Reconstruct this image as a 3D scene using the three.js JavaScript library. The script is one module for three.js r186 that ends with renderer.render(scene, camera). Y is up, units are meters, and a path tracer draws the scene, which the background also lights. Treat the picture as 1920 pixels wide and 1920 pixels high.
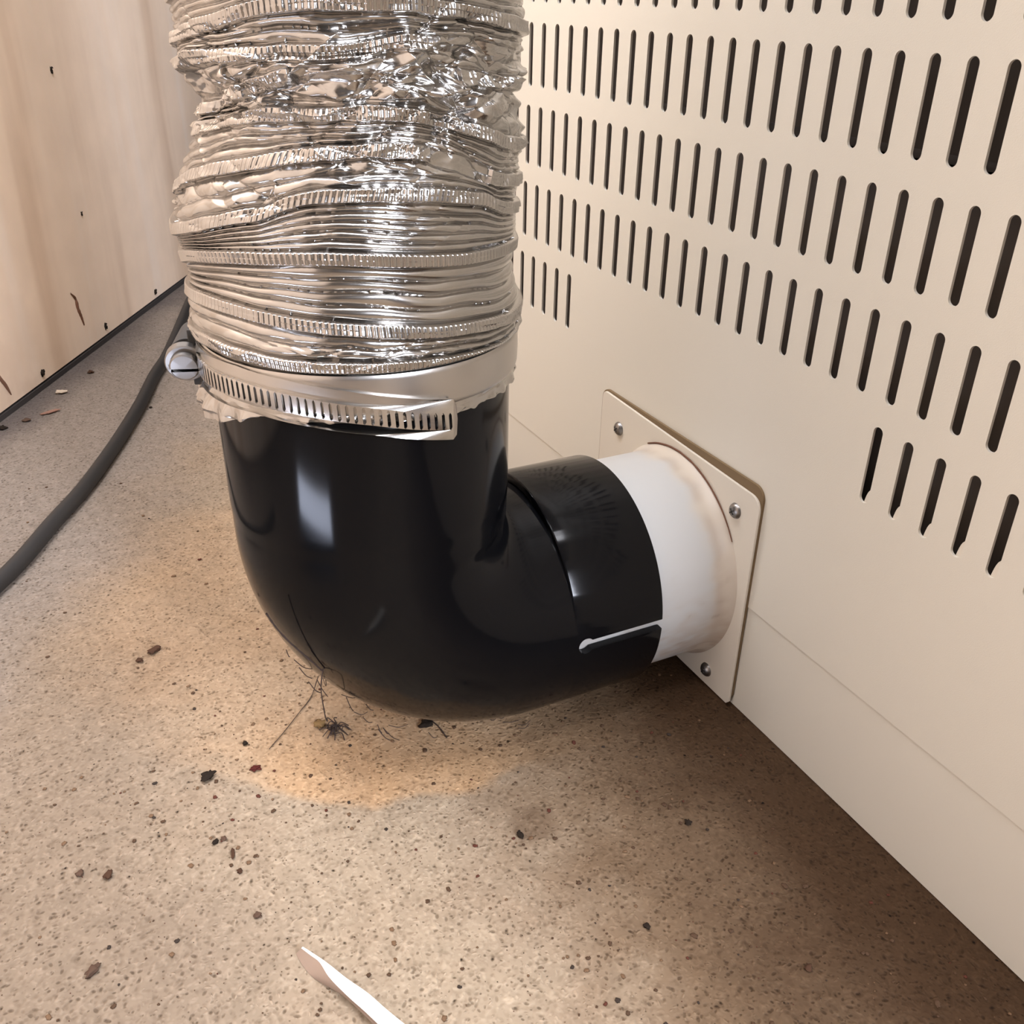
import * as THREE from 'three';
import { RoundedBoxGeometry } from 'three/addons/geometries/RoundedBoxGeometry.js';
import { ImprovedNoise } from 'three/addons/math/ImprovedNoise.js';
import { mergeGeometries, mergeVertices, toCreasedNormals } from 'three/addons/utils/BufferGeometryUtils.js';
import { RectAreaLightUniformsLib } from 'three/addons/lights/RectAreaLightUniformsLib.js';
import { Brush, Evaluator, SUBTRACTION } from 'three-bvh-csg';

// All positions below are in units of the lens height above the floor; U turns them into metres.
const U = 0.278;
const scene = new THREE.Scene();
scene.background = new THREE.Color(0x000000);

// ---------------------------------------------------------------- camera
const camera = new THREE.PerspectiveCamera(56.62, 1, 0.01, 30);
camera.position.set(0, U, 0);
camera.quaternion.setFromRotationMatrix(new THREE.Matrix4().makeBasis(
  new THREE.Vector3(0.89647182, 0.01622367, 0.44280365),
  new THREE.Vector3(0.20069633, 0.87607829, -0.43841511),
  new THREE.Vector3(-0.39504337, 0.48189586, 0.78212347)));
scene.add(camera);

// ---------------------------------------------------------------- exposure and lamps
const renderer = new THREE.WebGLRenderer({ antialias: true });
renderer.toneMapping = THREE.LinearToneMapping;
renderer.toneMappingExposure = 0.82;
renderer.shadowMap.enabled = true;
RectAreaLightUniformsLib.init();
// [name, label, centre, target, width, height, radiance, colour, roll]
const LAMPS = [
  ['wall_lamp', 'white lamp on a bracket high on the left wall above the cable', [-0.088, 2.6, -1.527], [0.22, 0, -1.30], 1.7, 0.9, 18, 0xf7f8ff, -1.06],
  ['added_ceiling_light', 'unseen flat rectangular white ceiling lamp added as fill over the cable side of the floor', [-1.6, 8.35, -0.4], [-1.6, 0, -0.4], 3.0, 1.5, 10, 0xf7f7ff, 0],  // added fill lamp, out of view
  ['added_ceiling_light', 'unseen flat rectangular white ceiling lamp added as fill above the appliance', [1.3, 8.35, 1.6], [1.3, 0, 1.6], 4.2, 1.1, 24, 0xf7f8ff, 0],  // second added fill lamp, also out of view
  ['work_light', 'small work light with an added spill lip standing on the floor left of the elbow', [-0.43, 0.082, -0.62], [0.22, 0.29, -0.955], 0.35, 0.08, 24, 0xdde6ff, 0],
  ['wall_light', 'tall white lamp standing behind the camera beside the appliance', [1.3, 3.4, 4.9], [0.3, 0.6, -1.0], 0.9, 2.4, 84, 0xeaf0ff, 0],
];

// ---------------------------------------------------------------- helpers
let seed = 7;
const rnd = () => { seed = (seed * 1664525 + 1013904223) >>> 0; return seed / 4294967296; };
const noise = new ImprovedNoise();
const N = (x, y, z = 0) => noise.noise(x, y, z);
const fbm = (x, y, z = 0, o = 4) => { let s = 0, a = 0.5, f = 1; for (let i = 0; i < o; i++) { s += a * N(x * f, y * f, z + i * 7.3); a *= 0.5; f *= 2.03; } return s; };
const sstep = (a, b, x) => { const t = Math.min(1, Math.max(0, (x - a) / (b - a))); return t * t * (3 - 2 * t); };
const mix = (a, b, t) => a + (b - a) * t;
const mix3 = (a, b, t) => [mix(a[0], b[0], t), mix(a[1], b[1], t), mix(a[2], b[2], t)];
const D2R = Math.PI / 180;
const used = {};
function numbered(n) { const k = used[n] = (used[n] ?? -1) + 1; return k ? `${n}_${String(k).padStart(3, '0')}` : n; }
const mat = (o) => new THREE.MeshPhysicalMaterial({ side: THREE.DoubleSide, ...o });
const lin = (r, g, b) => new THREE.Color().setRGB(r, g, b);

function thing(name, label, category, [x, y, z], group) {
  const o = new THREE.Group(); o.name = numbered(name); o.position.set(x * U, y * U, z * U); scene.add(o);
  o.userData = { label, category, base: [x, y, z] }; if (group) o.userData.group = group;
  return o;
}
function part(name, geo, m, parent, extra) {          // geometry given at its place in the scene
  const base = parent?.userData?.base ?? [0, 0, 0];
  geo.translate(-base[0], -base[1], -base[2]); geo.scale(U, U, U);
  const o = new THREE.Mesh(geo, m); o.name = parent ? name : numbered(name);
  o.castShadow = o.receiveShadow = true; (parent ?? scene).add(o);
  o.userData = { ...(parent ? { base } : {}), ...(extra ?? {}) };
  return o;
}
function struct(name, geo, m) { return part(name, geo, m, null, { kind: 'structure' }); }
function single(name, geo, m, label, category, group) {
  geo.computeBoundingBox(); const b = geo.boundingBox.clone(), c = b.getCenter(new THREE.Vector3());
  geo.translate(-c.x, -b.min.y, -c.z); geo.scale(U, U, U);
  const o = new THREE.Mesh(geo, m); o.name = numbered(name); o.castShadow = o.receiveShadow = true; scene.add(o);
  o.position.set(c.x * U, b.min.y * U, c.z * U);
  o.userData = { label, category }; if (group) o.userData.group = group;
  return o;
}
function box(x0, x1, y0, y1, z0, z1, r = 0) {
  const w = x1 - x0, h = y1 - y0, d = z1 - z0;
  const g = r ? new RoundedBoxGeometry(w, h, d, 3, r) : new THREE.BoxGeometry(w, h, d);
  return g.translate((x0 + x1) / 2, (y0 + y1) / 2, (z0 + z1) / 2);
}
function tube(pts, r, seg = 40, rad = 8, taper) {
  const c = new THREE.CatmullRomCurve3(pts.map(p => new THREE.Vector3(...p)));
  const g = new THREE.TubeGeometry(c, seg, r, rad);
  if (taper) { const p = g.attributes.position, q = new THREE.Vector3(), ce = new THREE.Vector3();
    for (let i = 0; i <= seg; i++) { c.getPointAt(i / seg, ce); const k = taper(i / seg);
      for (let j = 0; j <= rad; j++) { const id = i * (rad + 1) + j; q.fromBufferAttribute(p, id).sub(ce).multiplyScalar(k).add(ce); p.setXYZ(id, q.x, q.y, q.z); } }
    g.computeVertexNormals(); }
  return g;
}
function gridSurface(nu, nv, f, colour) {              // f(i/nu, j/nv) -> [x, y, z]
  const P = new Float32Array((nu + 1) * (nv + 1) * 3), C = colour ? new Float32Array(P.length) : null, UV = new Float32Array((nu + 1) * (nv + 1) * 2), I = [];
  let k = 0;
  for (let j = 0; j <= nv; j++) for (let i = 0; i <= nu; i++, k++) {
    const p = f(i / nu, j / nv, i, j); P.set(p, k * 3); UV[k * 2] = i / nu; UV[k * 2 + 1] = j / nv;
    if (C) C.set(colour(i / nu, j / nv, p), k * 3);
  }
  const idx = new Uint32Array(nu * nv * 6); let q = 0;
  for (let j = 0; j < nv; j++) for (let i = 0; i < nu; i++) {
    const a = j * (nu + 1) + i, b = a + 1, c = a + nu + 1, d = c + 1;
    idx[q++] = a; idx[q++] = b; idx[q++] = d; idx[q++] = a; idx[q++] = d; idx[q++] = c;
  }
  const g = new THREE.BufferGeometry();
  g.setAttribute('position', new THREE.BufferAttribute(P, 3)); g.setAttribute('uv', new THREE.BufferAttribute(UV, 2));
  if (C) g.setAttribute('color', new THREE.BufferAttribute(C, 3));
  g.setIndex(new THREE.BufferAttribute(idx, 1)); g.computeVertexNormals();
  return g;
}
function dataTex(n, fn, srgb) {
  const d = new Uint8Array(n * n * 4);
  for (let j = 0; j < n; j++) for (let i = 0; i < n; i++) { const c = fn(i, j), k = (j * n + i) * 4; d[k] = Math.min(255, Math.max(0, c[0] * 255)); d[k + 1] = Math.min(255, Math.max(0, c[1] * 255)); d[k + 2] = Math.min(255, Math.max(0, c[2] * 255)); d[k + 3] = 255; }
  const t = new THREE.DataTexture(d, n, n); t.magFilter = THREE.LinearFilter; t.minFilter = THREE.LinearMipmapLinearFilter; t.generateMipmaps = true;
  t.wrapS = t.wrapT = THREE.RepeatWrapping; if (srgb) t.colorSpace = THREE.SRGBColorSpace; t.needsUpdate = true; return t;
}
const toS = v => v <= 0.0031308 ? v * 12.92 : 1.055 * Math.pow(v, 1 / 2.4) - 0.055;

// ---------------------------------------------------------------- lamps, the ceiling pair added for fill
for (const [nm, label, c, t, w, h, L, col, roll] of LAMPS) {
  const g = thing(nm, label, 'lamp', c);
  const dir = new THREE.Vector3(...t).sub(new THREE.Vector3(...c)).normalize();
  const q = new THREE.Quaternion().setFromUnitVectors(new THREE.Vector3(0, 0, -1), dir).multiply(new THREE.Quaternion().setFromAxisAngle(new THREE.Vector3(0, 0, 1), roll));
  const put = (geo) => geo.applyQuaternion(q).translate(...c);
  const bz = h < 0.3 ? 0.02 : 0.14; part('housing', put(new RoundedBoxGeometry(w + bz, h + bz, bz + 0.02, 2, 0.009).translate(0, 0, 0.01 + (bz + 0.02) / 2)), mat({ color: 0xe8e6e0, roughness: 0.5 }), g);
  part('diffuser', put(new RoundedBoxGeometry(w, h, 0.02, 2, 0.009).translate(0, 0, 0.0)), mat({ color: 0xffffff, emissive: col, emissiveIntensity: L * 0.25, roughness: 0.6 }), g);
  const rl = new THREE.RectAreaLight(col, L, w * U, h * U);
  rl.position.set(0, 0, 0).addScaledVector(dir, 0.03 * U); rl.quaternion.copy(q); g.add(rl);
  if (nm === 'work_light') part('spill_lip', put(box(-w / 2 - 0.008, w / 2 + 0.008, -h / 2 - 0.012, -h / 2 - 0.004, -0.13, 0.02, 0.003)), mat({ color: lin(0.03, 0.03, 0.03), roughness: 0.7 }), g);  // added lip that keeps lamp spill off the near floor
  if (nm === 'wall_lamp') part('bracket', tube([[c[0], c[1] + 0.17, c[2]], [c[0] - 0.2, c[1] + 0.3, c[2] - 0.11], [c[0] - 0.53, c[1] + 0.34, c[2] - 0.30]], 0.035, 20, 10), mat({ color: 0xd8d6d0, roughness: 0.5 }), g);
}

// ---------------------------------------------------------------- materials
const PX = 0.8564;                                      // plane of the perforated side panel
const M = {
  cabinet: mat({ color: lin(0.63, 0.60, 0.52), roughness: 0.42, clearcoat: 0.15, clearcoatRoughness: 0.4 }),
  inside: mat({ color: lin(0.10, 0.08, 0.066), roughness: 0.85 }),
  plate: mat({ color: lin(0.62, 0.575, 0.49), roughness: 0.5 }),
  gasket: mat({ color: lin(0.17, 0.115, 0.06), roughness: 0.95 }),
  chrome: mat({ color: lin(0.58, 0.56, 0.53), metalness: 1, roughness: 0.24 }),
  steel: mat({ color: lin(0.50, 0.475, 0.445), metalness: 1, roughness: 0.3 }),
  screw: mat({ color: lin(0.26, 0.25, 0.24), metalness: 1, roughness: 0.36 }),
  dark: mat({ color: lin(0.03, 0.028, 0.027), roughness: 0.6 }),
  black: mat({ color: lin(0.003, 0.003, 0.0035), roughness: 0.11, specularIntensity: 0.33 }),
  cable: mat({ color: lin(0.018, 0.0165, 0.016), roughness: 0.55 }),
  hair: mat({ color: lin(0.035, 0.02, 0.015), roughness: 0.9 }),
  paper: mat({ color: lin(0.86, 0.83, 0.76), roughness: 0.8 }),
  room: mat({ color: lin(0.17, 0.155, 0.14), roughness: 0.9 }),
  roof: mat({ color: lin(0.66, 0.63, 0.58), roughness: 0.95 }),
};
// fine orange-peel of powder paint
{ const n = 512; const t = dataTex(n, (i, j) => { const v = 0.5 + 0.5 * (0.6 * N(i / 6, j / 6, 3) + 0.4 * (rnd() - 0.5)); return [v, v, v]; });
  t.repeat.set(9, 9); M.cabinet.bumpMap = t; M.cabinet.bumpScale = 0.00005; }

// ---------------------------------------------------------------- floor
const WN = [0.87095515, 0, 0.49136252], WD = [-0.49136252, 0, 0.87095515], W0 = [-0.16885914, 0, -2.60629221];   // left wall: normal, run (towards the camera), a foot point
const stainPoly = [[0.267, -0.941], [0.203, -0.979], [0.142, -1.036], [0.089, -1.145], [0.03, -1.264], [-0.02, -1.374], [-0.053, -1.516], [-0.005, -1.679], [0.145, -1.86], [0.4, -1.9], [0.62, -1.6], [0.75, -1.2], [0.76, -1.0], [0.646, -0.92], [0.508, -0.921], [0.377, -0.913]];
function polyDist(px, pz) {                              // signed distance, positive inside
  let d = 1e9, ins = false;
  for (let i = 0, j = stainPoly.length - 1; i < stainPoly.length; j = i++) {
    const [ax, az] = stainPoly[j], [bx, bz] = stainPoly[i]; const ex = bx - ax, ez = bz - az;
    const t = Math.min(1, Math.max(0, ((px - ax) * ex + (pz - az) * ez) / (ex * ex + ez * ez)));
    d = Math.min(d, Math.hypot(px - ax - ex * t, pz - az - ez * t));
    if ((az > pz) !== (bz > pz) && px < (bx - ax) * (pz - az) / (bz - az) + ax) ins = !ins;
  }
  return ins ? d : -d;
}
{
  const n = 2048, S = 1.13;
  const h = new Float32Array(n * n).fill(0.5);
  // speckle: rounded flecks of two tones plus pits, each wrapped at the tile's border
  const dot = (cx, cy, r, a, e, ang) => { const R = Math.ceil(r * e + 1), ca = Math.cos(ang), sa = Math.sin(ang);
    for (let y = -R; y <= R; y++) for (let x = -R; x <= R; x++) { const u = (x * ca + y * sa) / e, v = -x * sa + y * ca, q = Math.hypot(u, v) / r; if (q < 1) { const k = (((cy + y) & (n - 1)) * n) + ((cx + x) & (n - 1)); h[k] += a * (1 - q * q); } } };
  for (let i = 0; i < 90000; i++) dot(rnd() * n | 0, rnd() * n | 0, 2 + rnd() * 4.5, (rnd() - 0.5) * 0.46, 1 + rnd() * 1.2, rnd() * 3.14);
  for (let i = 0; i < 9500; i++) dot(rnd() * n | 0, rnd() * n | 0, 1.5 + rnd() * 3, -0.25 - rnd() * 0.5, 1 + rnd(), rnd() * 3.14);
  for (let i = 0; i < 2600; i++) dot(rnd() * n | 0, rnd() * n | 0, 1.2 + rnd() * 2, 0.3 + rnd() * 0.4, 1 + rnd() * 2, rnd() * 3.14);
  const hv = (i, j) => h[j * n + i];
  const map = dataTex(n, (i, j) => { const v = hv(i, j) - 0.5, m = 0.8 + v * 0.62; return [toS(m), toS(m * (1 + v * 0.08)), toS(m * (1 + v * 0.16))]; }, true);
  const bump = dataTex(n, (i, j) => { const v = hv(i, j); return [v, v, v]; });
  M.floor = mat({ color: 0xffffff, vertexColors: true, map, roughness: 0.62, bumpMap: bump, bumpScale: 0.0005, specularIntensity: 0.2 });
  const pale = [0.50, 0.395, 0.280], tan = [0.66, 0.425, 0.235], brown = [0.070, 0.037, 0.018], grey = [0.34, 0.285, 0.24];
  const xs = [], zs = [];
  for (let x = -5.2; x < -0.4; x += 0.3) xs.push(x); for (let x = -0.4; x < 0.9; x += 0.0065) xs.push(x); for (let x = 0.9; x <= 3.61; x += 0.3) xs.push(x);
  for (let z = -4.6; z < -2; z += 0.03) zs.push(z); for (let z = -2; z < -0.25; z += 0.0065) zs.push(z); for (let z = -0.25; z <= 6.2; z += 0.2) zs.push(z);
  const colour = (x, z) => {
    const w = fbm(x * 3.1, z * 3.1, 5), f = fbm(x * 11, z * 11, 9), ff = fbm(x * 34, z * 34, 2);
    let c = mix3(pale, [0.41, 0.305, 0.21], sstep(-0.25, 0.3, w + f * 0.35));
    c = mix3(c, [0.33, 0.25, 0.178], sstep(0.20, -0.16, x + w * 0.3 + 0.25 * sstep(-1.0, -1.7, z) * -1));  // colour lowered towards the left to offset the lamp's brightness
    // grey dust beyond the cable
    c = mix3(c, grey, 0.8 * sstep(-1.5, -2.1, z + x * 1.6 + w * 0.5));
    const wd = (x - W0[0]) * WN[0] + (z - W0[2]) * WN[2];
    c = mix3(c, [0.15, 0.125, 0.115], 0.85 * sstep(0.15, 0.0, wd + w * 0.1));  // dust and shade towards the wall foot, put into the colour
    const sd = polyDist(x, z) + f * 0.022 + ff * 0.012;
    const front = sstep(-1.25, -1.0, z);
    const st = sstep(-0.012 - 0.10 * (1 - front), 0.012 + 0.08 * (1 - front), sd);
    c = mix3(c, tan, st * (0.34 + 0.56 * front) * (0.85 + 0.2 * sstep(-0.2, 0.3, f)));  // stain colour raised in front to offset the elbow's shade
    c = mix3(c, [0.30, 0.20, 0.125], 0.75 * Math.exp(-((x - 0.02) ** 2 + (z + 1.42) ** 2) / 0.011) * (0.6 + f));
    // bare brown floor beside the appliance, the duct's shade also put into it
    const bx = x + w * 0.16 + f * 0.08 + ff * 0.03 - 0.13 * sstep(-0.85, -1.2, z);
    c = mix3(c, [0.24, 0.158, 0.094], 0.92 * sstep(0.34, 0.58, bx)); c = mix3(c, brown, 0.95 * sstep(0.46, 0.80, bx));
    // round mark with a dark crumb in it
    c = mix3(c, [0.20, 0.13, 0.08], 0.6 * sstep(0.04, 0.02, Math.hypot(x - 0.455, z + 0.815) + ff * 0.01));
    return c.map(v => v * (1 + ff * 0.22) * 0.77);
  };
  const nx = xs.length, nz = zs.length, P = new Float32Array(nx * nz * 3), C = new Float32Array(nx * nz * 3), UV = new Float32Array(nx * nz * 2);
  let k = 0;
  for (let j = 0; j < nz; j++) for (let i = 0; i < nx; i++, k++) {
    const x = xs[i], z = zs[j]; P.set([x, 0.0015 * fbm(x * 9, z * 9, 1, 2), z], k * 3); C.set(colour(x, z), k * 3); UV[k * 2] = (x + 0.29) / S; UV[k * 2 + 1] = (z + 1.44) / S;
  }
  const I = new Uint32Array((nx - 1) * (nz - 1) * 6); let q = 0;
  for (let j = 0; j < nz - 1; j++) for (let i = 0; i < nx - 1; i++) { const a = j * nx + i; I.set([a, a + nx, a + nx + 1, a, a + nx + 1, a + 1], q); q += 6; }
  const g = new THREE.BufferGeometry();
  g.setAttribute('position', new THREE.BufferAttribute(P, 3)); g.setAttribute('color', new THREE.BufferAttribute(C, 3)); g.setAttribute('uv', new THREE.BufferAttribute(UV, 2));
  g.setIndex(new THREE.BufferAttribute(I, 1)); g.computeVertexNormals();
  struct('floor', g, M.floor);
  struct('floor_slab', box(-5.5, 3.8, -0.4, -0.006, -5.2, 6.3), M.room);
}

// ---------------------------------------------------------------- walls, ceiling
const onWall = (s, y, off = 0) => [W0[0] + WD[0] * s + WN[0] * off, y, W0[2] + WD[2] * s + WN[2] * off];
{
  const n = 1024;
  const tex = dataTex(n, (i, j) => {
    const s = i / n * 3 - 2.2, y = j / n * 2.4;          // metres-like units along and up the wall
    const drip = fbm(s * 4.2 + 0.15 * N(y * 2, s), y * 0.28, 4), fine = fbm(s * 15, y * 0.8, 8), mott = fbm(s * 9, y * 9, 2);
    let c = mix3([0.93, 0.735, 0.565], [0.70, 0.50, 0.345], 0.8 * sstep(0.02, 0.5, drip + fine * 0.2 + 0.05));
    c = mix3(c, [0.95, 0.79, 0.65], sstep(0.05, 0.4, -drip + fine * 0.35) * 0.8);
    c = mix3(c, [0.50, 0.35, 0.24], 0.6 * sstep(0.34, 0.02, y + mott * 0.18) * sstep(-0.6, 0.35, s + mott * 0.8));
    return c.map(v => toS(v * (1 + mott * 0.09)));
  }, true);
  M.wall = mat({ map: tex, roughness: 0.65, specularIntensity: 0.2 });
  const g = gridSurface(60, 40, (u, v) => onWall(-2.2 + 3 * u * 1.0, 0.022 + v * 2.4, 0));
  // big flat board; its face carries the texture once over the part that can be seen
  const make = (s0, s1, y0, y1) => { const gg = gridSurface(1, 1, (u, v) => onWall(mix(s0, s1, u), mix(y0, y1, v)));
    const uv = gg.attributes.uv; let k = 0; for (const [u, v] of [[0, 0], [1, 0], [0, 1], [1, 1]]) { uv.setXY(k++, (mix(s0, s1, u) + 2.2) / 3, mix(y0, y1, v) / 2.4); } return gg; };
  g.dispose();
  const back = (s0, s1, y0, y1) => { const b = new THREE.BoxGeometry(s1 - s0, y1 - y0, 0.3); b.rotateY(Math.atan2(WN[0], WN[2])); b.translate(...onWall((s0 + s1) / 2, (y0 + y1) / 2, -0.152)); return b; };
  const w = struct('wall_left', make(-7.6, 10.2, 0.020, 8.6), M.wall);
  struct('wall_left_core', back(-7.6, 10.2, 0.020, 8.6), M.room);
  // dark strip standing in for the shade of the gap under the board
  struct('gap_shade_1', back(-7.6, 10.2, -0.01, 0.014).translate(WN[0] * 0.005, 0, WN[2] * 0.005), mat({ color: lin(0.035, 0.028, 0.025), roughness: 1 }));
  struct('wall_right', box(3.5, 3.8, 0, 8.6, -9.5, 6.3), M.room);
  struct('wall_back', box(-5.5, 3.8, 0, 8.6, 6.0, 6.3), M.room);
  struct('ceiling', box(-5.5, 3.8, 8.6, 8.9, -9.5, 6.3), M.roof);
}

// ---------------------------------------------------------------- appliance with the slotted side panel
const PITCH = 0.0469, SW = 0.0145;
const rows = [[1.1133, 1.2150], [0.9802, 1.0820], [0.8475, 0.9505], [0.7143, 0.8170], [0.5822, 0.6835], [0.4503, 0.5512]];
const zphase = [-0.993, -0.995, -0.998, -0.9555, -0.961, -0.733];
const cab = thing('appliance', 'beige painted metal appliance whose side panel has rows of vertical vent slots', 'appliance', [2.0, 0, -0.9]);
{
  const z0 = -2.5, z1 = 0.55, yT = 1.45, seam = 0.1890;
  const slot = (z, y0, y1) => { const p = new THREE.Path(), r = SW / 2, x = -z; p.moveTo(x - r, y0 + r); p.lineTo(x - r, y1 - r); p.absarc(x, y1 - r, r, Math.PI, 0, true); p.lineTo(x + r, y0 + r); p.absarc(x, y0 + r, r, 0, -Math.PI, true); return p; };
  const sh = new THREE.Shape(); sh.moveTo(-z1, seam + 0.0007); sh.lineTo(-z0, seam + 0.0007); sh.lineTo(-z0, yT); sh.lineTo(-z1, yT); sh.closePath();
  rows.forEach(([a, b], r) => {
    for (let k = -26; k <= 30; k++) { const z = zphase[r] + k * PITCH; if (z < -2.1 || z > 0.45) continue;
      if (r === 5 && z > -1.45 && z < -0.745) continue;
      sh.holes.push(slot(z, a, b)); }
  });
  const T = 0.0035;
  const g = new THREE.ExtrudeGeometry(sh, { depth: T, bevelEnabled: false, curveSegments: 8 });
  g.rotateY(Math.PI / 2); g.translate(PX, 0, 0);
  part('side_panel', g, M.cabinet, cab);
  part('base_skirt', box(PX + 0.0015, PX + 0.009, 0.001, seam - 0.0004, z0, z1, 0.0008), M.cabinet, cab, { label: 'plain lower strip below the panel seam' });
  part('seam_backing', box(PX + 0.009, PX + 0.013, seam - 0.02, seam + 0.02, z0, z1), M.dark, cab);
  part('top_panel', box(PX, 3.2, yT, yT + 0.012, z0, z1, 0.003), M.cabinet, cab);
  part('front_panel', box(PX, 3.2, 0.001, yT, z1 - 0.0005, z1 + 0.012, 0.003), M.cabinet, cab);
  part('rear_panel', box(PX, 3.2, 0.001, yT, z0 - 0.012, z0 + 0.0005, 0.003), M.cabinet, cab);
  part('far_panel', box(3.19, 3.2, 0.001, yT, z0, z1), M.cabinet, cab);
  part('bottom_panel', box(PX + 0.01, 3.19, 0.001, 0.012, z0, z1), M.cabinet, cab);
  part('inner_baffle', mergeGeometries([box(PX + 0.055, PX + 0.06, 0.40, 0.84, z0, z1), box(PX + 0.055, PX + 0.12, 0.835, 0.84, z0, z1), box(PX + 0.12, PX + 0.125, 0.84, yT, z0, z1), box(PX + 0.01, PX + 0.06, 0.40, 0.405, z0, z1)]), M.inside, cab);
  // pale torn lips showing in the feet of the lowest slots
  for (let k = 0; k < 9; k++) {
    const z = zphase[5] + k * PITCH, s = 1 + k * 0.05, x = -z, c = 0.4503;
    const l = new THREE.Shape(); l.moveTo(x + 0.0015, c - 0.006); l.quadraticCurveTo(x - 0.0005, c + 0.012 * s, x - 0.0035, c + 0.016 * s); l.quadraticCurveTo(x - 0.006, c + 0.018 * s, x - 0.012, c + 0.03 * s); l.lineTo(x - 0.014, c - 0.006); l.closePath();
    const lg = new THREE.ExtrudeGeometry(l, { depth: 0.0025, bevelEnabled: true, bevelSize: 0.001, bevelThickness: 0.001, bevelSegments: 2 }).rotateY(Math.PI / 2).translate(PX + 0.0042, 0, 0);
    part('torn_lip', lg, M.plate, cab);
  }
}

// ---------------------------------------------------------------- flange plate, pipe
const AZ = -1.097, AY = 0.187;                             // axis of the pipe
{
  const PT = 0.0085;
  const fp = thing('flange_plate', 'square beige metal plate screwed to the appliance side around the white pipe', 'plate', [PX - 0.01, 0, -1.113]);
  const sq = (z0, z1, y0, y1, r) => { const s = new THREE.Shape(), a = -z1, b = -z0; s.moveTo(a + r, y0); s.lineTo(b - r, y0); s.absarc(b - r, y0 + r, r, -Math.PI / 2, 0); s.lineTo(b, y1 - r); s.absarc(b - r, y1 - r, r, 0, Math.PI / 2); s.lineTo(a + r, y1); s.absarc(a + r, y1 - r, r, Math.PI / 2, Math.PI); s.lineTo(a, y0 + r); s.absarc(a + r, y0 + r, r, Math.PI, Math.PI * 1.5); return s; };
  const ps = new THREE.Shape(); ps.moveTo(0.9075, 0.003); ps.lineTo(1.331, 0.003); ps.lineTo(1.331, 0.370); ps.quadraticCurveTo(1.331, 0.3845, 1.318, 0.3845); ps.lineTo(0.925, 0.3725); ps.quadraticCurveTo(0.9015, 0.3725, 0.9015, 0.349); ps.lineTo(0.9015, 0.010); ps.closePath();
  const pg = new THREE.ExtrudeGeometry(ps, { depth: 0.0022, bevelEnabled: true, bevelSize: 0.001, bevelThickness: 0.001, bevelSegments: 3 }).rotateY(Math.PI / 2).translate(PX - PT + 0.001, 0, 0);
  part('plate', pg, M.plate, fp);
  part('gasket', new THREE.ExtrudeGeometry(sq(-1.3385, -0.9003, 0.004, 0.3885, 0.02), { depth: 0.004, bevelEnabled: false }).rotateY(Math.PI / 2).translate(PX - 0.0043, 0, 0), M.gasket, fp, { label: 'brown foam gasket behind the plate' });  // left rim widened to stand for the shade of the gap there
  const screws = [[0.3345, -1.272], [0.333, -0.949], [0.0300, -0.963], [0.0315, -1.272]];
  for (const [y, z] of screws) {
    const prof = [[0, 0.0078], [0.004, 0.0075], [0.0085, 0.0058], [0.0112, 0.003], [0.0122, 0.0]].map(p => new THREE.Vector2(p[0], p[1]));
    let g = new THREE.LatheGeometry(prof, 28).rotateZ(Math.PI / 2);
    const cut = mergeGeometries([new THREE.BoxGeometry(0.004, 0.0105, 0.0022), new THREE.BoxGeometry(0.004, 0.0022, 0.0105)]);
    g = mergeGeometries([g, new THREE.CylinderGeometry(0.0122, 0.0122, 0.0015, 28).rotateZ(Math.PI / 2).translate(0.0006, 0, 0)]);
    g.rotateX(0.5).translate(PX - PT, y, z);
    const s = part('screw', g, M.screw, fp);
    part('cross_recess', cut.rotateX(0.5 + y).translate(PX - PT - 0.0062, y, z), M.dark, s);
  }
  const arc = []; for (let i = 0; i <= 24; i++) { const a = (118 - 86 * i / 24) * D2R, r = 0.1792 + 0.0012 * N(i * 0.4, 3); arc.push([PX - PT - 0.0016, AY + r * Math.sin(a), AZ + r * Math.cos(a)]); }
  part('cracked_sealant', tube(arc, 0.0014, 60, 6, t => 0.35 + 0.9 * Math.sin(Math.PI * Math.min(1, t * 0.6 + 0.3)) * (0.75 + 0.4 * N(t * 20, 1))), mat({ color: lin(0.13, 0.055, 0.03), roughness: 0.9 }), fp, { label: 'thin rust brown crack in the sealant' });

  const pp = thing('exhaust_pipe', 'white plastic pipe joining the black elbow to the beige flange plate', 'pipe', [0.78, 0.187, AZ]);
  const R = 0.170;
  const prof = (t) => { const x = mix(0.572, PX - 0.0085, t), d = PX - 0.0085 - x; return [x, R + (d < 0.03 ? 0.008 * (1 - d / 0.03) ** 2.2 : 0)]; };
  const pgm = gridSurface(200, 60, (u, v) => { const [x, r] = prof(v), a = u * 2 * Math.PI; return [x, AY + r * Math.sin(a), AZ + r * Math.cos(a)]; },
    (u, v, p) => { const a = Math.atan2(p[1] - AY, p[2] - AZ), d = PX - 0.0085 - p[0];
      const n1 = fbm(p[1] * 22, p[2] * 22, p[0] * 14), n2 = fbm(p[1] * 70, p[2] * 70, p[0] * 40);
      let c = [0.46, 0.46, 0.45];
      c = mix3(c, [0.52, 0.46, 0.385], sstep(0.055, 0.012, d + n1 * 0.03));
      c = mix3(c, [0.36, 0.27, 0.20], 0.4 * sstep(0.014, 0.0, Math.abs(d - 0.026 + n1 * 0.012)) * sstep(-0.1, 0.25, n1 + 0.22) * sstep(-0.9, 0.3, a));
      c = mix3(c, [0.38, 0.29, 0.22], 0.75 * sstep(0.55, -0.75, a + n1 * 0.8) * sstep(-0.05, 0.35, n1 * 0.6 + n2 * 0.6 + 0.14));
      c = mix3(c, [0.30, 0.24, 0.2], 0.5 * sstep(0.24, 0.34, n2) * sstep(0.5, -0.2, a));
      return c; });
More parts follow.
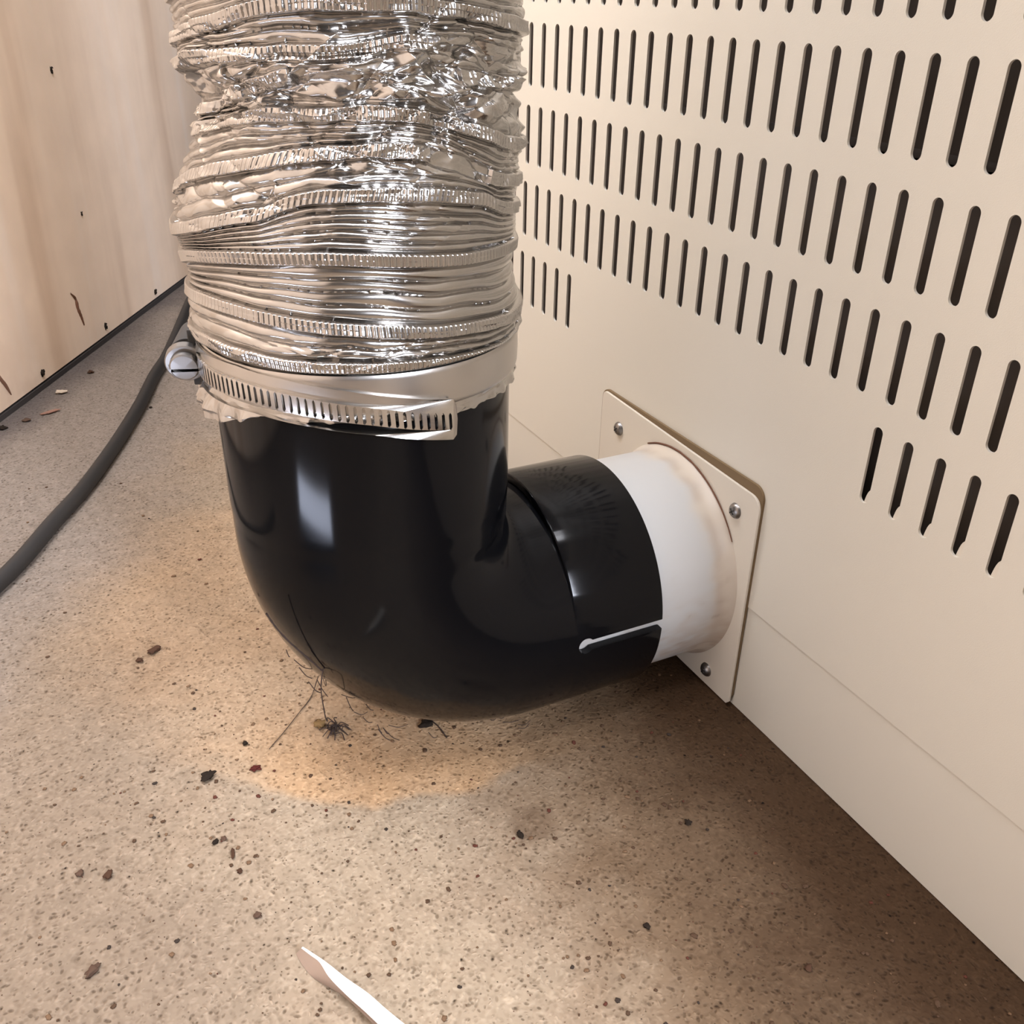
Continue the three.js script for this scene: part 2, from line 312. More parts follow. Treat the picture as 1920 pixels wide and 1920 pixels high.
  part('pipe', pgm, mat({ color: 0xffffff, vertexColors: true, roughness: 0.38 }), pp);
}

// ---------------------------------------------------------------- black elbow
const EX = 0.3425, EZ = -1.10;
{
  const el = thing('elbow_fitting', 'glossy black plastic elbow pipe turning from the foil duct to the white pipe', 'pipe elbow', [EX, 0, EZ]);
  const rb = 0.1805, rh = 0.1835, B = 0.19, cx = EX + B, cy = AY + B;
  // swept body: [centre, outward-in-plane direction, radius]
  const path = [];
  const add = (x, y, nx, ny, r) => path.push([x, y, nx, ny, r]);
  const step = (t) => t * t * (3 - 2 * t);
  for (let i = 0; i <= 8; i++) add(EX, mix(0.66, 0.43, i / 8), -1, 0, rh + (i === 0 ? -0.002 : 0));
  for (let i = 1; i <= 5; i++) add(EX, mix(0.425, 0.395, i / 5), -1, 0, mix(rh, rb + 0.002, step(i / 5)));
  for (let i = 0; i <= 48; i++) { const a = Math.PI + (i / 48) * Math.PI / 2; add(cx + B * Math.cos(a), cy + B * Math.sin(a), Math.cos(a), Math.sin(a), mix(rb + 0.002, rb + 0.0035, i / 48)); }
  for (let i = 1; i <= 3; i++) add(mix(cx, 0.569, i / 3), AY, 0, -1, rb + 0.0035);
  const zAt = (i) => mix(EZ, AZ, i / (path.length - 1));
  const g = gridSurface(160, path.length - 1, (u, v, i, j) => { const [x, y, nx, ny, r] = path[j], a = u * 2 * Math.PI, inn = Math.max(0, -Math.cos(a)), k = r * (1 - 0.075 * inn * inn * sstep(13, 20, j)), c = Math.cos(a) * k, s = Math.sin(a) * k; return [x + nx * c, y + ny * c, zAt(j) + s]; });
  { const p = g.attributes.position; for (let j = 0; j < path.length; j++) { /* seam */ } }
  part('elbow_body', g, M.black, el);
  // socket over the white pipe, with a saw slit ending in a drilled hole
  const x0 = 0.566, x1 = 0.7105;
  const ring = new THREE.Shape(); ring.absarc(0, 0, rh, 0, Math.PI * 2); const hole = new THREE.Path(); hole.absarc(0, 0, 0.1712, 0, Math.PI * 2, true); ring.holes.push(hole);
  const sg = new THREE.ExtrudeGeometry(ring, { depth: x1 - x0 - 0.004, bevelEnabled: true, bevelSize: 0.0016, bevelThickness: 0.002, bevelSegments: 3, bevelOffset: -0.0016, curveSegments: 96 });
  sg.rotateY(Math.PI / 2).translate(x0 + 0.002, AY, AZ);
  const ev = new Evaluator(); ev.attributes = ['position', 'normal'];
  const br = (gg) => { gg = gg.index ? gg : mergeVertices(gg); const b = new Brush(gg); b.updateMatrixWorld(); return b; };
  const ys = 0.194, zs = -0.909;
  let res = ev.evaluate(br(sg), br(new THREE.BoxGeometry(0.14, 0.0165, 0.06).translate(0.583 + 0.07, ys, zs)), SUBTRACTION);
  res = ev.evaluate(res, br(new THREE.CylinderGeometry(0.0125, 0.0125, 0.06, 24).rotateX(Math.PI / 2).translate(0.583, ys, zs)), SUBTRACTION);
  const sgm = toCreasedNormals(res.geometry, 0.5);
  part('socket', sgm, M.black, el, { label: 'socket end with a saw slit and drilled hole' });
}

// ---------------------------------------------------------------- foil duct
const bm = Math.atan2(EX, 1.10), TW = [-Math.sin(bm), Math.cos(bm)], RT = [Math.cos(bm), Math.sin(bm)];
const interp = (xs, ys, x) => { if (x <= xs[0]) return ys[0]; for (let i = 1; i < xs.length; i++) if (x <= xs[i]) return mix(ys[i - 1], ys[i], (x - xs[i - 1]) / (xs[i] - xs[i - 1])); return ys[ys.length - 1]; };
const smoothInterp = (xs, ys, x) => { let s = 0; for (let k = -2; k <= 2; k++) s += interp(xs, ys, x + k * 0.006); return s / 5; };
const HY = [0.5, 0.60, 0.671, 0.707, 0.731, 0.75, 0.776, 0.82, 0.868, 0.886, 0.903, 0.925, 0.957, 0.987, 1.02, 1.1];
const HC = [0, 0.0, -0.002, -0.004, -0.0045, -0.006, -0.008, 0.001, 0.0145, 0.017, 0.0205, 0.0105, 0.0095, 0.0105, 0.008, 0.005];
const HR = [0.19, 0.188, 0.197, 0.189, 0.190, 0.194, 0.195, 0.188, 0.175, 0.1727, 0.174, 0.1835, 0.185, 0.182, 0.185, 0.19];
function ringPoint(phi, y, r, off = 0) { const c = Math.cos(phi), s = Math.sin(phi); return [EX + off * RT[0] + r * (c * TW[0] + s * RT[0]), y, EZ + off * RT[1] + r * (c * TW[1] + s * RT[1])]; }
{
  const ribs = [   // heights of the ribs at angles around the duct, measured from the side that faces the room
    [[-180, 1.115], [0, 1.10], [90, 1.10]],
    [[-180, 1.07], [-82, 1.045], [0, 1.055], [60, 1.045]],
    [[-180, 1.02], [-82, 0.988], [-44, 1.005], [0, 1.022], [50, 1.012]],
    [[-180, 0.972], [-82, 0.948], [-44, 0.970], [-27, 0.982], [-14, 0.987], [16, 0.987], [35, 0.981], [50, 0.975], [80, 0.962]],
    [[-180, 0.935], [-82, 0.922], [-61, 0.936], [-48, 0.940], [-32, 0.943], [-20, 0.947], [-8, 0.947], [2, 0.949], [14, 0.957], [37, 0.952], [57, 0.941], [80, 0.932]],
    [[-180, 0.895], [-82, 0.880], [-49, 0.905], [-32, 0.918], [-22, 0.926], [2, 0.931], [17, 0.929], [36, 0.924], [56, 0.917], [80, 0.908]],
    [[-180, 0.86], [-82, 0.862], [-75, 0.868], [-51, 0.883], [-33, 0.891], [-20, 0.892], [-7, 0.895], [5, 0.895], [18, 0.891], [27, 0.885], [43, 0.872], [60, 0.856], [80, 0.846]],
    [[-180, 0.815], [-81, 0.803], [-64, 0.826], [-44, 0.842], [-35, 0.847], [-24, 0.855], [-11, 0.860], [0, 0.862], [15, 0.862], [39, 0.840], [55, 0.822], [80, 0.810]],
    [[-180, 0.775], [-80, 0.761], [-55, 0.780], [-38, 0.796], [-27, 0.803], [-22, 0.812], [-14, 0.821], [-2, 0.823], [9, 0.823], [28, 0.818], [46, 0.807], [58, 0.792], [80, 0.780]],
    [[-180, 0.735], [-81, 0.730], [-60, 0.747], [-38, 0.758], [-18, 0.763], [-6, 0.764], [5, 0.762], [23, 0.756], [37, 0.751], [56, 0.747], [80, 0.74]],
    [[-180, 0.68], [-80, 0.695], [-55, 0.702], [-40, 0.701], [-28, 0.698], [-15, 0.694], [-3, 0.691], [9, 0.687], [25, 0.680], [37, 0.677], [58, 0.668], [80, 0.665]],
    [[-180, 0.648], [-80, 0.648], [-54, 0.655], [-35, 0.653], [-22, 0.650], [-9, 0.650], [9, 0.648], [22, 0.645], [41, 0.641], [59, 0.639], [80, 0.64]],
    [[-180, 0.575], [-92, 0.562], [-80, 0.562], [-70, 0.553], [-58, 0.558], [-48, 0.571], [-37, 0.583], [-10, 0.585], [20, 0.582], [34, 0.580], [44, 0.580], [58, 0.578], [80, 0.577]],
  ];
  // folds between each rib and the next, their depth, and how crumpled that stretch is
  const folds = [[4, 0.004, 0.5], [4, 0.004, 0.6], [3, 0.005, 0.6], [2, 0.008, 0.9], [1, 0.006, 1.5], [1, 0.007, 1.6], [3, 0.008, 0.8], [2, 0.008, 0.9], [5, 0.008, 0.28], [4, 0.009, 0.14], [2, 0.009, 0.5], [1, 0.001, 0.25]];
  const curves = ribs.map(k => { const xs = k.map(p => p[0]), ys = k.map(p => p[1]); xs.push(180); ys.push(ys[0]); const pre = new Float32Array(1441); for (let i = 0; i <= 1440; i++) { const x = -180 + i * 0.25; let s = 0; for (let d = -6; d <= 6; d++) { let q = x + d * 0.55; if (q < -180) q += 360; if (q > 180) q -= 360; s += interp(xs, ys, q); } pre[i] = s / 13; } return pre; });
  const cAt = (k, deg) => { const q = (deg + 180) * 4, i = Math.min(1439, q | 0); return mix(curves[k][i], curves[k][i + 1], q - i); };
  // foil creases: short straight folds, some proud, some sunk
  const cr = [];
  const addCrease = (a, y, ang, len, w, amp) => cr.push([a, y, Math.cos(ang), Math.sin(ang), len, w, amp]);
  for (let i = 0; i < 110; i++) { const y = 0.86 + rnd() * 0.115 + (rnd() < 0.15 ? -0.05 : 0); addCrease((-100 + rnd() * 200) * D2R, y, (rnd() - 0.5) * 1.5, 0.03 + rnd() * 0.06, 0.003 + rnd() * 0.009, (rnd() < 0.6 ? -1 : 1) * (0.0015 + rnd() * 0.0045)); }
  for (let i = 0; i < 90; i++) addCrease((-100 + rnd() * 200) * D2R, 0.77 + rnd() * 0.10, (rnd() - 0.5) * 1.1, 0.015 + rnd() * 0.035, 0.0025 + rnd() * 0.005, (rnd() < 0.6 ? -1 : 1) * (0.001 + rnd() * 0.0025));
  for (let i = 0; i < 60; i++) addCrease((-100 + rnd() * 200) * D2R, 0.98 + rnd() * 0.1, (rnd() - 0.5) * 1.1, 0.015 + rnd() * 0.035, 0.003 + rnd() * 0.006, (rnd() < 0.6 ? -1 : 1) * (0.001 + rnd() * 0.003));
  for (let i = 0; i < 70; i++) addCrease((-95 + rnd() * 190) * D2R, 0.65 + rnd() * 0.024, (rnd() - 0.5) * 1.0, 0.012 + rnd() * 0.03, 0.002 + rnd() * 0.004, (rnd() < 0.55 ? -1 : 1) * (0.001 + rnd() * 0.0022));
  for (let i = 0; i < 60; i++) addCrease((-95 + rnd() * 190) * D2R, 0.56 + rnd() * 0.03, (rnd() - 0.5) * 0.8, 0.012 + rnd() * 0.03, 0.002 + rnd() * 0.004, (rnd() < 0.5 ? -1 : 1) * (0.001 + rnd() * 0.002));
  // the few large ones that the eye finds
  addCrease(-29 * D2R, 0.812, 0.9, 0.03, 0.011, -0.008); addCrease(-33 * D2R, 0.822, -0.3, 0.05, 0.006, -0.006); addCrease(-24 * D2R, 0.818, -1.2, 0.02, 0.006, 0.005);
  addCrease(33 * D2R, 0.905, -0.95, 0.06, 0.012, -0.009); addCrease(25 * D2R, 0.915, -0.8, 0.055, 0.01, 0.007); addCrease(12 * D2R, 0.908, 0.05, 0.10, 0.014, 0.010); addCrease(-8 * D2R, 0.905, 0.02, 0.09, 0.008, -0.009);
  addCrease(-42 * D2R, 0.912, 0.5, 0.10, 0.010, -0.008); addCrease(-60 * D2R, 0.905, 0.6, 0.05, 0.012, -0.012); addCrease(38 * D2R, 0.855, -0.75, 0.07, 0.009, -0.007); addCrease(26 * D2R, 0.872, -0.9, 0.03, 0.006, -0.006);
  addCrease(20 * D2R, 0.967, 0.02, 0.10, 0.010, -0.007); addCrease(-18 * D2R, 0.966, 0.05, 0.10, 0.008, -0.007); addCrease(45 * D2R, 0.935, -0.2, 0.09, 0.02, -0.008);
  const hsh = (i, j, k) => { const q = Math.sin(i * 127.1 + j * 311.7 + k * 74.7) * 43758.5453; return q - Math.floor(q); };
  const dent = (a, y, wx, wy, k) => { const U0 = a * 0.185 / wx, V0 = y / wy + 0.25 * U0 * Math.sin(k), iu = Math.floor(U0), iv = Math.floor(V0); let m = 9;
    for (let j = -2; j <= 2; j++) for (let i = -2; i <= 2; i++) { const ci = iu + i, cj = iv + j, dx = U0 - ci - hsh(ci, cj, k), dy = V0 - cj - hsh(ci, cj, k + 1); const h = hsh(ci, cj, k + 2) * 0.5 + (hsh(ci, cj, k + 3) - 0.5) * 0.9 * dx + (hsh(ci, cj, k + 4) - 0.5) * 0.9 * dy + 0.55 * (dx * dx + dy * dy); if (h < m) m = h; }
    return m - 0.3; };
  const bins = Array.from({ length: 120 }, () => []);
  for (const c of cr) { const e = c[4] * Math.abs(c[3]) + c[5] * 3; for (let b = Math.max(0, Math.floor((c[1] - e - 0.54) / 0.005)); b <= Math.min(119, Math.floor((c[1] + e - 0.54) / 0.005)); b++) bins[b].push(c); }
  const crease = (a, y) => { let s = 0; const b = bins[Math.min(119, Math.max(0, Math.floor((y - 0.54) / 0.005)))];
    for (const c of b) { const dx = (a - c[0]) * 0.185, dy = y - c[1]; const u = Math.abs(dx * c[2] + dy * c[3]); if (u > c[4]) continue; const v = Math.abs(-dx * c[3] + dy * c[2]); if (v > c[5] * 3) continue; const k = 1 - u / c[4]; s += c[6] * Math.min(1, k * 2.2) * Math.exp(-v / c[5] * 1.4); }
    return s; };
  const KR = ribs.length - 1, NV = 820, NU = 1020;
  // rows are spread evenly by height at the front
  const yTop = 1.10, yBot = 0.575;
  const frontY = curves.map(c => c[720]);
  const HB = 0.0078;
  const g = gridSurface(NU, NV, (u, v) => {
    const deg = u < 0.9 ? mix(-102, 102, u / 0.9) : mix(102, 258, (u - 0.9) / 0.1), dg = deg > 180 ? deg - 360 : deg, phi = deg * D2R, pw = dg * D2R;
    const yf = mix(yTop, yBot, v);
    let k = 0; while (k < KR - 1 && yf < frontY[k + 1]) k++;
    const t = Math.min(1, Math.max(0, (frontY[k] - yf) / (frontY[k] - frontY[k + 1])));
    const ya = cAt(k, dg), yb = cAt(k + 1, dg), gap = ya - yb;
    let y = mix(ya, yb, t);
    let r = smoothInterp(HY, HR, y); const off = smoothInterp(HY, HC, y);
    const hb = Math.min(HB, gap * 0.36), da = (ya - y), db = (y - yb);
    const [nf, fd, cw] = folds[k];
    let rib = 0, tick = 0, fold = 0;
    const wob = 0.35 * N(pw * 3, k * 3.7);
    const ribSeen = (kk) => (kk === 0 || kk >= 12) ? 0 : 1;
    const bury = (kk) => { let b = 1; if (kk === 4) b = 1 - sstep(18, 26, dg); if (kk === 5) b = Math.max(1 - sstep(-30, -20, dg), sstep(36, 44, dg)); if (kk === 7) b = 1 - sstep(16, 22, dg) * (1 - sstep(50, 60, dg)); return b; };
    let d = Math.min(da, db), kk = da < db ? k : k + 1;
    const bk = ribSeen(kk) * bury(kk);
    if (d < hb && bk > 0) { const e = 1 - sstep(hb * 0.72, hb, d); rib = 0.0036 * e * bk; const ph = pw * 200 / 2 / Math.PI * (kk < 11 ? 1 : 1.2) + kk * 0.37; tick = Math.max(0, Math.sin(ph * 2 * Math.PI) + 0.25) * 0.00115 * e * bk * (0.6 + 0.5 * N(pw * 9, kk * 5)); }
    else if (nf > 0 && gap > 2 * hb) {
      const q = Math.min(1, Math.max(0, (da - hb) / (gap - 2 * hb))), w = q * nf + wob * Math.sin(Math.PI * q);
      const saw = Math.abs(Math.sin(Math.PI * w)); fold = -fd * (1 - Math.pow(saw, 0.6)) * (0.75 + 0.6 * N(pw * 2.2, k * 9 + Math.floor(w) * 3.1));
    }
    const under = sstep(0.645, 0.637, y) * sstep(0.588, 0.597, y);                 // squeezed by the clamp
    const soft = N(pw * 4, y * 22, 4) * 0.004 * cw + N(pw * 9, y * 60, 8) * 0.0022 * cw;
    const heavy = sstep(0.865, 0.885, y) * sstep(0.975, 0.955, y);
    const jag = cw * (dent(pw, y, 0.075, 0.020, 1) * (0.0035 + 0.008 * heavy) + dent(pw, y, 0.026, 0.009, 9) * (0.0012 + 0.002 * heavy));
    r += (rib + tick + fold + crease(pw, y) * Math.min(1.25, cw * 0.85 + 0.12) + soft + jag) * (1 - under);
    r = mix(r, 0.1885, under * 0.96);
    if (y < 0.597) { const f = sstep(0.596, 0.565, y); r += f * (0.010 * Math.exp(-(((dg + 75) / 30) ** 2)) + 0.003) + f * 0.005 * Math.sin(pw * 31 + 4 * N(pw * 3, 2)) * (0.5 + Math.abs(N(pw * 7, 1))); }
    y += 0.0016 * N(pw * 6, y * 45, 1) * cw * (1 - under);
    if (v > 0.985) y += 0.006 * N(pw * 12, 7) * sstep(0.985, 1, v);
    return ringPoint(phi, y, Math.max(0.15, r), off * (1 - under));
  });
  // a duct has to stay clear of the pipe it is pulled over
  const dt = thing('foil_duct', 'crumpled silver foil flexible duct clamped onto the top of the black elbow', 'duct', [EX, 0.57, EZ]);
  M.foil = mat({ color: lin(0.48, 0.465, 0.445), metalness: 1, roughness: 0.19 });
  part('foil_tube', g, M.foil, dt);
  const up = gridSurface(160, 420, (u, v) => { const y = mix(1.095, 3.6, v), a = u * 2 * Math.PI; return ringPoint(a, y + 0.006 * Math.sin(a + 2), 0.186 + 0.006 * Math.abs(Math.sin(y * 95)) + 0.004 * N(Math.cos(a) * 3, y * 12, Math.sin(a) * 3), 0.005); });
  part('upper_foil_tube', up, M.foil, dt);
}

// ---------------------------------------------------------------- hose clamp
{
  const hc = thing('hose_clamp', 'slotted steel worm drive hose clamp tightened around the lower end of the foil duct', 'clamp', [EX, 0.55, EZ]);
  const bend = (shape, th, r, opts) => { const g = new THREE.ExtrudeGeometry(shape, { depth: th, bevelEnabled: false, curveSegments: 6 }); const p = g.attributes.position;
    for (let i = 0; i < p.count; i++) { const d = p.getX(i), y = p.getY(i), z = p.getZ(i); const q = ringPoint(d * D2R, y + (opts?.y ? opts.y(d) : 0), r + z + (opts?.r ? opts.r(d) : 0)); p.setXYZ(i, q[0], q[1], q[2]); }
    return toCreasedNormals(g, 0.6); };
  // closed ring
  const s = new THREE.Shape(); const n = 240;
  s.moveTo(-90, 0.594); for (let i = 1; i <= n; i++) s.lineTo(-90 + i * 1.5, 0.594); for (let i = n; i >= 0; i--) s.lineTo(-90 + i * 1.5, 0.639); s.closePath();
  const segs = []; for (let i = 0; i < n; i++) { const q = new THREE.Shape(); const a = -90 + i * 1.5; q.moveTo(a, 0); q.lineTo(a + 1.5, 0); q.lineTo(a + 1.5, 1); q.lineTo(a, 1); }
  const lip = (v) => v < 0.06 ? -0.0012 * (1 - v / 0.06) : v > 0.94 ? -0.0012 * (v - 0.94) / 0.06 : 0.0008 * Math.sin(Math.PI * v);
  const band = gridSurface(300, 24, (u, v) => { const a = (-90 + 360 * u) * D2R, front = Math.cos(a); return ringPoint(a, mix(0.594, 0.639, v) + 0.001 * N(u * 6, 1), 0.1925 + lip(v)); });
  const inner = gridSurface(300, 1, (u, v) => { const a = (-90 + 360 * u) * D2R; return ringPoint(a, mix(0.594, 0.639, v), 0.1895); });
  part('band', mergeGeometries([band, inner]), M.steel, hc);
  // overlapping tail with its row of slots
  const top = (d) => interp([-92, -72, -44, -26, -5, 29], [0.637, 0.636, 0.6385, 0.634, 0.6245, 0.602], d), bot = (d) => interp([-92, -80, -60, -38, -17, 2, 15, 29], [0.585, 0.583, 0.585, 0.588, 0.582, 0.573, 0.563, 0.5535], d);
  const t = new THREE.Shape(); const A0 = -91, A1 = 29.5;
  t.moveTo(A0, 0.0); for (let a = A0 + 1; a < A1; a += 1) t.lineTo(a, 0); t.lineTo(A1 - 1.2, 0.0); t.lineTo(A1, 0.12); t.lineTo(A1 + 0.4, 0.5); t.lineTo(A1 - 0.1, 0.88); t.lineTo(A1 - 1.0, 1.0);
  for (let a = Math.floor(A1) - 1; a > A0; a -= 1) t.lineTo(a, 1); t.lineTo(A0, 1); t.closePath();
  for (let a = -80; a < 28; a += 2.55) { const w = 0.52, y0 = 0.27, y1 = 0.68, sl = 0.25; const h = new THREE.Path(); h.moveTo(a - w + sl, y0); h.lineTo(a - w - sl * 0, y1 - 0.06); h.lineTo(a, y1); h.lineTo(a + w, y1 - 0.06); h.lineTo(a + w + sl, y0 + 0.05); h.lineTo(a + sl, y0 - 0.02); h.closePath(); t.holes.push(h); }
  const g = new THREE.ExtrudeGeometry(t, { depth: 0.003, bevelEnabled: false }); const p = g.attributes.position;
  for (let i = 0; i < p.count; i++) { const d = p.getX(i), v = p.getY(i), z = p.getZ(i); const q = ringPoint(d * D2R, mix(bot(d), top(d), v), 0.1945 + z + 0.0035 * sstep(5, 30, d) + (v > 0.95 || v < 0.05 ? -0.0008 : 0)); p.setXYZ(i, q[0], q[1], q[2]); }
  part('slotted_tail', toCreasedNormals(g, 0.5), M.chrome, hc);
  // worm screw in its housing; its axis runs along the band
  const frame = (geo) => { // local x = outward, y = up, z = towards the room along the band
    const a = -91 * D2R; const c = Math.cos(a), s2 = Math.sin(a); const ox = c * TW[0] + s2 * RT[0], oz = c * TW[1] + s2 * RT[1];
    const m = new THREE.Matrix4().makeBasis(new THREE.Vector3(ox, 0, oz), new THREE.Vector3(0, 1, 0), new THREE.Vector3(-oz, 0, ox)); // z axis: tangent
    m.setPosition(EX + ox * 0.192, 0.604, EZ + oz * 0.196); return geo.applyMatrix4(m); };
  const zs = (() => { const a = -91 * D2R; const c = Math.cos(a), s2 = Math.sin(a); const ox = c * TW[0] + s2 * RT[0], oz = c * TW[1] + s2 * RT[1]; return (-oz * TW[0] + ox * TW[1]) > 0 ? 1 : -1; })();
  const zt = (geo) => geo;
  const R = 0.0195;
  const hs = new THREE.Shape(); hs.moveTo(-0.002, -0.027); hs.lineTo(0.014, -0.026); hs.absarc(0.016, 0.001, 0.0215, -1.7, 1.9, false); hs.lineTo(0.010, 0.026); hs.lineTo(0.010, 0.034); hs.lineTo(-0.004, 0.035); hs.closePath();
  part('housing', frame(new THREE.ExtrudeGeometry(hs, { depth: 0.07, bevelEnabled: true, bevelSize: 0.001, bevelThickness: 0.001, bevelSegments: 2, curveSegments: 16 }).translate(0, 0, zs > 0 ? -0.058 : -0.012)), M.dark, hc, { label: 'saddle housing around the worm screw, shade put into its dark colour' });  // housing darkened to carry the shade beside the screw
  part('shade_block', frame(new RoundedBoxGeometry(0.015, 0.070, 0.046, 2, 0.002).translate(0.0055, 0.001, zs * -0.004)), M.dark, hc, { label: 'dark block standing in for the shade between clamp housing and band' });  // added dark block in place of the shade next to the screw head
  const head = [[0, 0.020], [0.0135, 0.020], [0.0150, 0.0185], [0.0152, 0.012], [0.0195, 0.0115], [0.0208, 0.010], [0.0208, 0.001], [0.019, -0.001], [0.010, -0.002], [0.010, -0.012]].map(q => new THREE.Vector2(q[0], q[1]));
    const ev = new Evaluator(); ev.attributes = ['position', 'normal'];
  const mk = (g0) => { g0.deleteAttribute('uv'); g0.deleteAttribute('normal'); const gg = toCreasedNormals(mergeVertices(g0, 1e-6), 0.5); const b = new Brush(mergeVertices(gg)); b.updateMatrixWorld(); return b; };
  const capped = mergeVertices(new THREE.LatheGeometry([...head, new THREE.Vector2(0, -0.012)], 40).rotateX(Math.PI / 2));
  const cut = ev.evaluate(mk(capped), mk(new THREE.BoxGeometry(0.036, 0.0034, 0.014).translate(0, -0.003, 0.0215)), SUBTRACTION).geometry;
  const sg = toCreasedNormals(cut, 0.5); sg.scale(1.15, 1.15, 1.1); if (zs < 0) sg.rotateY(Math.PI);
  sg.rotateX(zs > 0 ? 0.18 : -0.18).translate(0.018, -0.001, zs * 0.016);
  part('worm_screw', frame(sg), M.screw, hc, { label: 'slotted screw head' });
}

// ---------------------------------------------------------------- cable
{
  const pts = [[-0.62, 0.016, -1.15], [-0.42, 0.016, -1.40], [-0.181, 0.016, -1.757], [-0.142, 0.016, -1.823], [-0.077, 0.016, -1.956], [-0.016, 0.016, -2.073], [0.071, 0.016, -2.276], [0.164, 0.016, -2.526], [0.238, 0.016, -2.755], [0.286, 0.016, -2.881], [0.352, 0.016, -3.098], [0.408, 0.016, -3.29], [0.47, 0.016, -3.5]];
  single('cable', tube(pts, 0.0165, 160, 14), M.cable, 'thick black cable lying across the floor beside the left wall', 'cable');
}

// ---------------------------------------------------------------- strip of paper at the front
{
  const T = [0, .1667, .3333, .5, .6667, .8333, 1];
  const wl = [[0.1163, 0.010, -0.7574], [0.1231, 0.012, -0.7424], [0.1292, 0.015, -0.7278], [0.1335, 0.019, -0.7009], [0.144, 0.023, -0.6684], [0.1557, 0.027, -0.6383], [0.1800, 0.034, -0.5700]];
  const wr = [[0.1185, 0.010, -0.7587], [0.1279, 0.012, -0.7416], [0.1368, 0.015, -0.7234], [0.1509, 0.019, -0.6911], [0.166, 0.023, -0.6606], [0.1784, 0.027, -0.6287], [0.208, 0.036, -0.5600]];
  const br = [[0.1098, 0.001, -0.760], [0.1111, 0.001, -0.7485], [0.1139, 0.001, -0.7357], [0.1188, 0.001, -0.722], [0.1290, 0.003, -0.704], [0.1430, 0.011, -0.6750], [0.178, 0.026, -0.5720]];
  const cv = (L) => new THREE.CatmullRomCurve3(L.map(p => new THREE.Vector3(...p)));
  const [cl, c2, cb] = [wl, wr, br].map(cv), V = (c, u) => c.getPoint(u);
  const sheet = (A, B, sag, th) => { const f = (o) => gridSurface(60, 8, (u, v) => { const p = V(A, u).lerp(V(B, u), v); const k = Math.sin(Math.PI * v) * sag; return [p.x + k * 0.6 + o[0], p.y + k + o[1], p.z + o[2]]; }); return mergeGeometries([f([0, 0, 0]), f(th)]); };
  const ps = thing('paper_strip', 'curled white strip of card with its shaded side coloured brown at the bottom edge of the picture', 'card strip', [0.14, 0, -0.68]);
  part('white_face', sheet(cl, c2, 0.0008, [0, -0.0008, 0]), M.paper, ps);
  part('shaded_side', sheet(cl, cb, 0.0006, [0.0008, -0.0003, 0.0004]), mat({ color: lin(0.26, 0.185, 0.135), roughness: 0.9 }), ps, { label: 'side of the card folded down, its shade put into the brown colour' });  // white strip's shaded side, with the shade put into its colour
}

